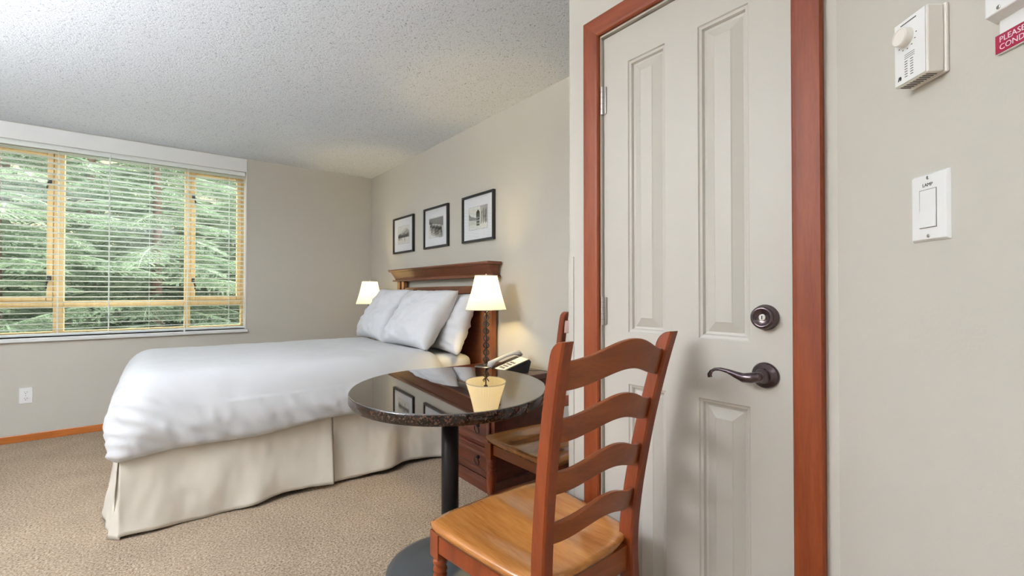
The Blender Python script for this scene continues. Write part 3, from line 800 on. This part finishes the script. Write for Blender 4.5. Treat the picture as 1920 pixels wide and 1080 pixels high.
def figure(poly, line, x, y, s, g=0):
    poly([(x - .03 * s, y), (x + .03 * s, y), (x + .035 * s, y + .12 * s), (x - .035 * s, y + .12 * s)], g)
    line((x - .02 * s, y), (x - .03 * s, y - .13 * s), .02 * s, g); line((x + .02 * s, y), (x + .03 * s, y - .13 * s), .02 * s, g)
    poly([(x + .025 * s * math.cos(k), y + .155 * s + .03 * s * math.sin(k)) for k in [i * math.pi / 4 for i in range(8)]], g)
def m_lake(poly, line):
    poly([(0, 0), (1, 0), (1, 1), (0, 1)], 5)
    poly([(0, .55), (.2, .62), (.45, .78), (.7, .92), (1, .72), (1, .42), (0, .42)], 4)
    poly([(.3, .60), (.55, .66), (.8, .83), (1, .66), (1, .42), (.3, .42)], 3)
    poly([(0, .50)] + [(i / 20, .50 + .10 * abs(math.sin(i * 2.7))) for i in range(21)] + [(1, .34), (0, .34)], 2)
    poly([(.15, .46), (.9, .52), (.9, .38), (.15, .36)], 1)
    for x in (.06, .14, .2, .33): figure(poly, line, x, .34, .9, 0)
    line((.62, .42), (.62, .12), .03, 0)
    for i in range(6): line((.05 + i * .15, .05 + .04 * (i % 3)), (.2 + i * .13, .05 + .04 * (i % 3)), .012, 3)
def m_riders(poly, line):
    poly([(0, 0), (1, 0), (1, 1), (0, 1)], 5)
    poly([(0, .98), (1, .98), (1, .52), (.75, .60), (.5, .66), (.2, .72), (0, .80)], 2)
    poly([(0, .9), (.25, .74), (.2, .64), (0, .72)], 1)
    for i in range(11):
        x = .1 + i * .08; y = .60 - i * .022 + .03 * math.sin(i * 2.1)
        figure(poly, line, x, y - .08, 1.15, rnd.choice((0, 0, 1)))
        line((x, y - .2), (x + .05, y - .46), .022, 1)
        figure(poly, line, x + .03, y - .24, .9, rnd.choice((0, 1, 4)))
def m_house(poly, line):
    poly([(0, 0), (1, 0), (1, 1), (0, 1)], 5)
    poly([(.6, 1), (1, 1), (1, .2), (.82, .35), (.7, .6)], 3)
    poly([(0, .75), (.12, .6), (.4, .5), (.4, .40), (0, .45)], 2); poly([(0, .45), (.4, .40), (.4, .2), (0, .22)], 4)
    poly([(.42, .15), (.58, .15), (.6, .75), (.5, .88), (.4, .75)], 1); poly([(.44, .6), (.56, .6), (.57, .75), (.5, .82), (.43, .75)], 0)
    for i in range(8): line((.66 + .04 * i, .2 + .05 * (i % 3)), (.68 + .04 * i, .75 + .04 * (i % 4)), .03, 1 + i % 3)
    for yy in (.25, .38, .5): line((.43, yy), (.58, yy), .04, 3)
sc = lambda z: CAMH + (z - CAMH) * 1.027
YS = lambda y: y * 1.027
picture(YS(3.91), YS(4.36), sc(1.541), sc(1.894), 'black-framed print of a lake below a mountain, nearest the window', m_lake)
picture(YS(3.275), YS(3.70), sc(1.541), sc(1.897), 'black-framed print of a crowd on a slope, middle of the three', m_riders)
picture(YS(2.63), YS(3.053), sc(1.538), sc(1.897), 'black-framed print reflecting the window, nearest the lamp by the phone', m_house)

# ---------------------------------------------------------------- round granite table
TX, TY, TZ, TR = .984, 1.662, .762, .404
TILT = R(1.9)   # the top leans a little toward the near side
tb = empty('bistro_table', (TX, TY, 0)); tag(tb, 'round polished dark granite bistro table on a black pedestal', 'table')
bm = bmesh.new(); lathe(bm, [(TR - .012, TZ - .045), (TR - .004, TZ - .042), (TR, TZ - .035), (TR, TZ - .006), (TR - .002, TZ - .002), (TR - .006, TZ)], 128)
o = mk('table_top', bm, ['granite_edge', 'granite'], tb, True)
lean = Matrix.Rotation(TILT, 4, Vector((-TY, TX, 0)).normalized() * -1)
o.matrix_local = Matrix.Translation((0, 0, TZ)) @ lean @ Matrix.Translation((0, 0, -TZ))
for p in o.data.polygons:
    p.use_smooth = len(p.vertices) == 4
    if p.normal.z > .5: p.material_index = 1
bm = bmesh.new(); lathe(bm, [(.036, .03), (.036, TZ - .07)], 32); mk('column', bm, 'iron', tb, True)
bm = bmesh.new(); lathe(bm, [(.05, TZ - .07), (.06, TZ - .0665), (.15, TZ - .055), (.16, TZ - .0455)], 32); o2 = mk('mounting_plate', bm, 'iron', tb); o2.matrix_local = o.matrix_local.copy()
bm = bmesh.new(); lathe(bm, [(.255, 0), (.26, .006), (.252, .016), (.23, .022), (.17, .028), (.09, .034), (.06, .044), (.045, .06), (.037, .066)], 64); mk('base', bm, 'base_iron', tb, True)

# ---------------------------------------------------------------- ladder-back chairs (facing local +y)
def make_chair():
    t = empty('ladder_back_chair')
    # seat: saddle
    def outline(u, v):
        a, b = u * 2 - 1, v * 2 - 1           # a across, b depth (-1 back, +1 front)
        wd = .250 - .042 * (1 - (b + 1) / 2)
        # rounded square mapping
        x = a * wd; y = b * .235
        x *= (1 - .055 * abs(b) ** 6 * 1.0); y *= 1 - .10 * abs(a) ** 5 if b > 0 else 1 - .16 * abs(a) ** 3
        return x, y
    def top(u, v):
        x, y = outline(u, v); a, b = u * 2 - 1, v * 2 - 1
        e = (1 - abs(a) ** 4) * (1 - abs(b) ** 4)
        dish = .016 * e * (math.exp(-((abs(a) - .45) / .35) ** 2)) * (.5 + .5 * min(1, (1 - b)))
        return (x, y, .456 - dish - .006 * max(abs(a), abs(b)) ** 14 + .004 * math.exp(-(a / .15) ** 2) * (b > 0) * b)
    def botf(u, v):
        x, y = outline(u, v); return (x * .975, y * .975, .424)
    bm = bmesh.new(); n = 28
    A = grid(bm, n, n, top); B = grid(bm, n, n, botf)
    C_ = {}
    rim = [(i, 0) for i in range(n)] + [(n, j) for j in range(n)] + [(i, n) for i in range(n, 0, -1)] + [(0, j) for j in range(n, 0, -1)]
    mid = [bm.verts.new((A[i][j].co.x * 1.006, A[i][j].co.y * 1.006, .441)) for i, j in rim]
    for k in range(len(rim)):
        i, j = rim[k]; i2, j2 = rim[(k + 1) % len(rim)]; k2 = (k + 1) % len(rim)
        bm.faces.new((A[i][j], A[i2][j2], mid[k2], mid[k])); bm.faces.new((mid[k], mid[k2], B[i2][j2], B[i][j]))
    bmesh.ops.recalc_face_normals(bm, faces=bm.faces); mk('seat', bm, 'seat', t, True)
    # aprons
    bxo('apron', -.185, .185, .188, .206, .365, .4235, 'chair_x', t, bevel=.002)
    bm = bmesh.new(); prism(bm, [(-.155, .355), (.155, .355), (.158, .4235), (-.158, .4235)], 1, -.226, -.206); mk('apron', bm, 'chair_x', t, bevel=.002)
    for s in (-1, 1):
        bm = bmesh.new(); prism(bm, [(s * .176, -.195), (s * .194, -.195), (s * .231, .180), (s * .213, .180)], 2, .365, .4235); mk('apron', bm, 'chair_z', t, bevel=.002)
    # turned front legs
    for s in (-1, 1):
        bm = bmesh.new(); x, y = s * .211, .197
        box(bm, x - .0225, x + .0225, y - .0225, y + .0225, .345, .423)
        pr_ = [(.013, 0), (.016, .004), (.017, .03), (.0145, .06), (.013, .075), (.019, .085), (.019, .092), (.0145, .10), (.0165, .14), (.021, .20), (.0235, .245), (.0215, .265), (.0165, .278), (.0215, .284), (.0215, .290), (.017, .295), (.0215, .302), (.0215, .308), (.016, .314), (.0225, .325), (.0225, .335), (.018, .3449)]
        lathe(bm, pr_, 24, x, y)
        o = mk('leg', bm, 'chair_z', t)
        for p in o.data.polygons: p.use_smooth = len(p.vertices) == 4 and p.index > 5
    # back posts, leg to crest
    for s in (-1, 1):
        pts = [(s * .172, -.262, 0), (s * .172, -.238, .15), (s * .173, -.222, .32), (s * .175, -.217, .45), (s * .182, -.231, .60), (s * .194, -.261, .78), (s * .206, -.297, .94), (s * .2135, -.326, 1.045)]
        def bez(i, n_): return pts[i]
        bm = bmesh.new(); rings = []
        dense = []
        for i in range(len(pts) - 1):
            p0 = Vector(pts[max(i - 1, 0)]); p1 = Vector(pts[i]); p2 = Vector(pts[i + 1]); p3 = Vector(pts[min(i + 2, len(pts) - 1)])
            for q in range(4):
                tt = q / 4; dense.append(.5 * ((2 * p1) + (-p0 + p2) * tt + (2 * p0 - 5 * p1 + 4 * p2 - p3) * tt ** 2 + (-p0 + 3 * p1 - 3 * p2 + p3) * tt ** 3))
        dense.append(Vector(pts[-1]))
        top = dense[-1]; dr_ = (dense[-1] - dense[-2]).normalized()
        tipsec = [(top - dr_ * .034 + dr_ * .034 * q, q) for q in (0, .35, .6, .8, .92, 1.0)]
        dense = [p for p in dense if p.z < top.z - .036]
        for p, q in [(p, -1) for p in dense] + tipsec:
            hx = .0185; hy = .024 if p.z < .45 else .024 - .004 * (p.z - .45) / .6
            if p.z < .25: hy = .020 + .004 * p.z / .25
            c = .005; hf = hy
            if q > 0: hf = hy - 1.5 * hy * (1 - math.sqrt(max(0, 1 - q * q)))
            oc = [(-hx + c, -hy), (hx - c, -hy), (hx, -hy + c), (hx, hf - c), (hx - c, hf), (-hx + c, hf), (-hx, hf - c), (-hx, -hy + c)]
            rings.append([bm.verts.new((p.x + a, p.y + b, p.z)) for a, b in oc])
        for A_, B_ in zip(rings, rings[1:]):
            for k in range(8): bm.faces.new((A_[k], A_[(k + 1) % 8], B_[(k + 1) % 8], B_[k]))
        tip = rings[-1]
        bm.faces.new(tip); bm.faces.new(list(reversed(rings[0]))); bmesh.ops.recalc_face_normals(bm, faces=bm.faces)
        mk('back_post', bm, 'chair_z', t)
    def post_xy(z):
        zs = [.45, .60, .78, .94, 1.05]; xs = [.175, .182, .194, .206, .2135]; ys = [-.217, -.231, -.261, -.297, -.326]
        for i in range(4):
            if z <= zs[i + 1]:
                q = (z - zs[i]) / (zs[i + 1] - zs[i]); return xs[i] + (xs[i + 1] - xs[i]) * q, ys[i] + (ys[i + 1] - ys[i]) * q
        return xs[-1], ys[-1]
    for zc, hh in ((.972, .070), (.838, .060), (.705, .058), (.575, .056)):
        px, py = post_xy(zc); hw = px - .012
        bm = bmesh.new(); th2 = .0075
        def slf(yoff, zsel):
            def fn(u, v):
                a = u * 2 - 1; arch = .040 * (math.cos(a * math.pi) * .5 + .5) - .010
                bow = -.036 * (1 - a * a)
                zz = zc + arch + (v - .5) * hh * (1 + .10 * (math.cos(a * math.pi) * .5 + .5))
                rk = (zz - zc) * -.24
                return (a * hw, py + bow + rk + yoff, zz)
            return fn
        F1 = grid(bm, 28, 4, slf(th2, 0)); F2 = grid(bm, 28, 4, slf(-th2, 0))
        for i in range(28):
            for j in (0, 4): bm.faces.new((F1[i][j], F1[i + 1][j], F2[i + 1][j], F2[i][j]))
        for j in range(4):
            for i in (0, 28): bm.faces.new((F1[i][j], F1[i][j + 1], F2[i][j + 1], F2[i][j]))
        bmesh.ops.recalc_face_normals(bm, faces=bm.faces)
        mk('ladder_slat', bm, 'chair_x', t, bevel=.003)
    for s in (-1, 1):
        bm = bmesh.new(); tube(bm, [(s * .209, .197, .16), (s * .192, 0, .16), (s * .175, -.235, .16)], [.010, .013, .010], 12); mk('stretcher', bm, 'chair_z', t, True)
    return t
ch = make_chair(); ch.location = (.917, 1.05, 0); ch.rotation_euler = (0, 0, R(1.5))
tag(ch, 'wooden ladder-back chair in the foreground, back toward the viewer', 'chair', 'ladder-back chairs at the table')
c2 = copy_tree(ch); c2.location = (1.512, 1.612, 0); c2.rotation_euler = (0, 0, R(91.5))
tag(c2, 'wooden ladder-back chair beyond, tucked between table and wall corner', 'chair', 'ladder-back chairs at the table')

# ---------------------------------------------------------------- ceiling domes
def dome(x, y, label):
    t = empty('ceiling_light', (x, y, H)); tag(t, label, 'ceiling light')
    bm = bmesh.new(); lathe(bm, [(.165, -.03), (.17, -.026), (.17, -.001)], 40); mk('rim', bm, 'steel', t, True)
    bm = bmesh.new(); lathe(bm, [(.158 * math.cos(a), -.031 - .075 * math.sin(a)) for a in [i * math.pi / 2 / 10 for i in range(10)]], 40); mk('diffuser', bm, 'dome', t, True)
dome(.19, .72, 'lit round ceiling light above the table end of the room')

def fill_torchiere(x, y, label, k=1.0):  # invented lamp out of view, added to brighten the room by ceiling bounce
    t = empty('added_fill_lamp', (x, y, 0)); tag(t, label, 'fill lamp', 'added fill uplighters')
    bm = bmesh.new(); lathe(bm, [(.13, 0), (.135, .008), (.12, .02), (.03, .03), (.014, .04)], 32); mk('base', bm, 'iron', t, True)
    bm = bmesh.new(); lathe(bm, [(.012, .035), (.012, 1.68)], 16); mk('pole', bm, 'iron', t, True)
    bm = bmesh.new(); lathe(bm, [(.012, 1.67), (.05, 1.68), (.12, 1.72), (.17, 1.78), (.165, 1.781), (.115, 1.727), (.045, 1.69)], 40); mk('bowl', bm, 'white_paint', t, True)
    ld = bpy.data.lights.new('fill_uplight', 'AREA'); ld.shape = 'DISK'; ld.size = .24; ld.energy = FILL_W * k; ld.color = (.88, .93, 1); ld.spread = R(170)
    lo = bpy.data.objects.new('fill_uplight', ld); COL.objects.link(lo); lo.parent = t; lo.location = (0, 0, 1.765); lo.rotation_euler = (R(180), 0, 0)
fill_torchiere(-1.9, 1.75, 'unseen black uplighter added as fill light by the middle of the left wall', 1.4)
fill_torchiere(-1.95, 3.2, 'unseen black uplighter added as fill light near the window end of the left wall', .06)
fill_torchiere(.05, -1.75, 'unseen black uplighter added as fill light by the back wall', .22)

# ---------------------------------------------------------------- outside: forest floor and firs
bm = bmesh.new(); prism(bm, [(YW + .3, -1.5), (YW + .3, -1.2), (15.5, -1.2), (18, .2), (30, 11), (30, -1.5)], 0, -24, 24)
gr = mk('ground', bm, 'soil'); tag(gr, 'brown-green forest floor rising behind the firs', 'ground', kind='structure')
def branch_mesh(seed, L, nt, nn):
    rd = random.Random(seed); bm = bmesh.new()
    def needle(p, d, l, wd):
        d = d.normalized(); s = d.cross(Vector((rd.uniform(-1, 1), rd.uniform(-1, 1), rd.uniform(-1, 1)))).normalized() * wd
        bm.faces.new((bm.verts.new(p + s), bm.verts.new(p - s), bm.verts.new(p + d * l)))
    def twig(p, d, l, n):
        d = d.normalized(); side = d.cross(Vector((0, 0, 1))).normalized(); up = side.cross(d)
        for i in range(n):
            q = i / n; pos = p + d * l * q + Vector((0, 0, -.10 * l * q * q))
            for sgn in (-1, 1):
                needle(pos, d * .75 + side * sgn * .8 + up * rd.uniform(-.1, .45), .032 * (1.15 - .5 * q), .0042)
            needle(pos, d * .9 + up * .6, .028, .004)
        tube(bm, [p, p + d * l * .6 + Vector((0, 0, -.036 * l)), p + d * l + Vector((0, 0, -.10 * l))], [.0035, .0025, .001], 3, cap=False)
    def axis(q): return Vector((L * q, .05 * math.sin(q * 3 + seed), .10 * L * q - .38 * L * q * q + .06 * L * q ** 4))
    tube(bm, [axis(i / 7) for i in range(8)], [.016 * (1 - i / 8) + .003 for i in range(8)], 5, cap=False)
    for i in range(nt):
        q = .10 + .9 * i / nt; p = axis(q); dr = (axis(min(1, q + .05)) - axis(q - .05)).normalized()
        tl = (.48 * L * (1 - q) ** .8 + .07) * rd.uniform(.8, 1.1)
        for sgn in (-1, 1):
            a = rd.uniform(.75, 1.0); d = Vector((dr.x * math.cos(a), sgn * math.sin(a), dr.z - .12 + rd.uniform(-.12, .08)))
            twig(p, d, tl, max(4, int(tl / .021)))
            if tl > .22:
                for h_ in (.3, .5, .7):
                    d2 = Vector((d.x + .7 * dr.x, d.y * .6, d.z)); d3 = Vector((d.x * .4, d.y * 1.2, d.z))
                    pp = p + d.normalized() * tl * h_ + Vector((0, 0, -.10 * tl * h_ * h_))
                    twig(pp, d2 if rd.random() < .6 else d3, tl * (1 - h_) * .75, max(3, int(tl * (1 - h_) * .75 / .024)))
    twig(axis(.95), axis(1) - axis(.93), .12, 7)
    me = bpy.data.meshes.new('branch'); bm.to_mesh(me); bm.free(); me.materials.append(M['needle']); return me
BR = [branch_mesh(s, L_, nt_, 0) for s, L_, nt_ in ((1, 1.5, 22), (2, 1.25, 19), (3, 1.0, 17))]
def fir(x, y, hgt, rad, nb, seed, label):
    rd = random.Random(seed)
    t = empty('fir_tree', (x, y, -1.2)); tag(t, label, 'tree', 'firs outside the window')
    bm = bmesh.new(); lathe(bm, [(.11, 0), (.09, .5), (.05, hgt * .6), (.01, hgt)], 10, cap=True); mk('trunk', bm, 'bark', t, True)
    for i in range(nb):
        q = (i + .5) / nb; z = .5 + (hgt - .6) * q
        a = i * 2.39996 + rd.uniform(-.3, .3)
        r = rad * (1 - q) ** .75 + .18
        o = bpy.data.objects.new('branch', rd.choice(BR)); COL.objects.link(o); o.parent = t
        s = r / 1.2 * rd.uniform(.85, 1.15)
        o.location = (.03 * math.cos(a), .03 * math.sin(a), z); o.scale = (s, s, s)
        o.rotation_euler = (rd.uniform(-.15, .15), rd.uniform(-.12, .22) - .25 * q, a)
fir(-1.35, 7.4, 5.2, 1.45, 95, 11, 'fir tree outside the left window sash')
fir(.05, 7.9, 5.6, 1.6, 100, 12, 'tall fir tree outside the wide middle pane')
fir(1.25, 8.6, 5.0, 1.45, 90, 13, 'fir tree outside the right window sash')
fir(-2.7, 8.9, 6.5, 1.8, 100, 14, 'fir tree standing further back at the far left of the window')
fir(-.8, 10.2, 8.0, 2.1, 110, 15, 'tall fir in the second row between the left and middle panes')
fir(1.9, 11.0, 7.0, 2.1, 100, 16, 'fir in the second row behind the right sash')
fir(-4.2, 11.6, 8.5, 2.3, 100, 17, 'fir deep in the woods at the left edge')
fir(-2.3, 13.4, 9.5, 2.6, 110, 19, 'fir deep in the woods between the left sash and the edge')
fir(3.6, 13.6, 9.0, 2.6, 100, 20, 'fir deep in the woods behind the right sash')
fir(-6.6, 14.5, 9.5, 2.7, 90, 21, 'fir deepest at the far left of the woods')
fir(.6, 13.2, 9.0, 2.6, 110, 18, 'fir deepest in the woods behind the middle pane')
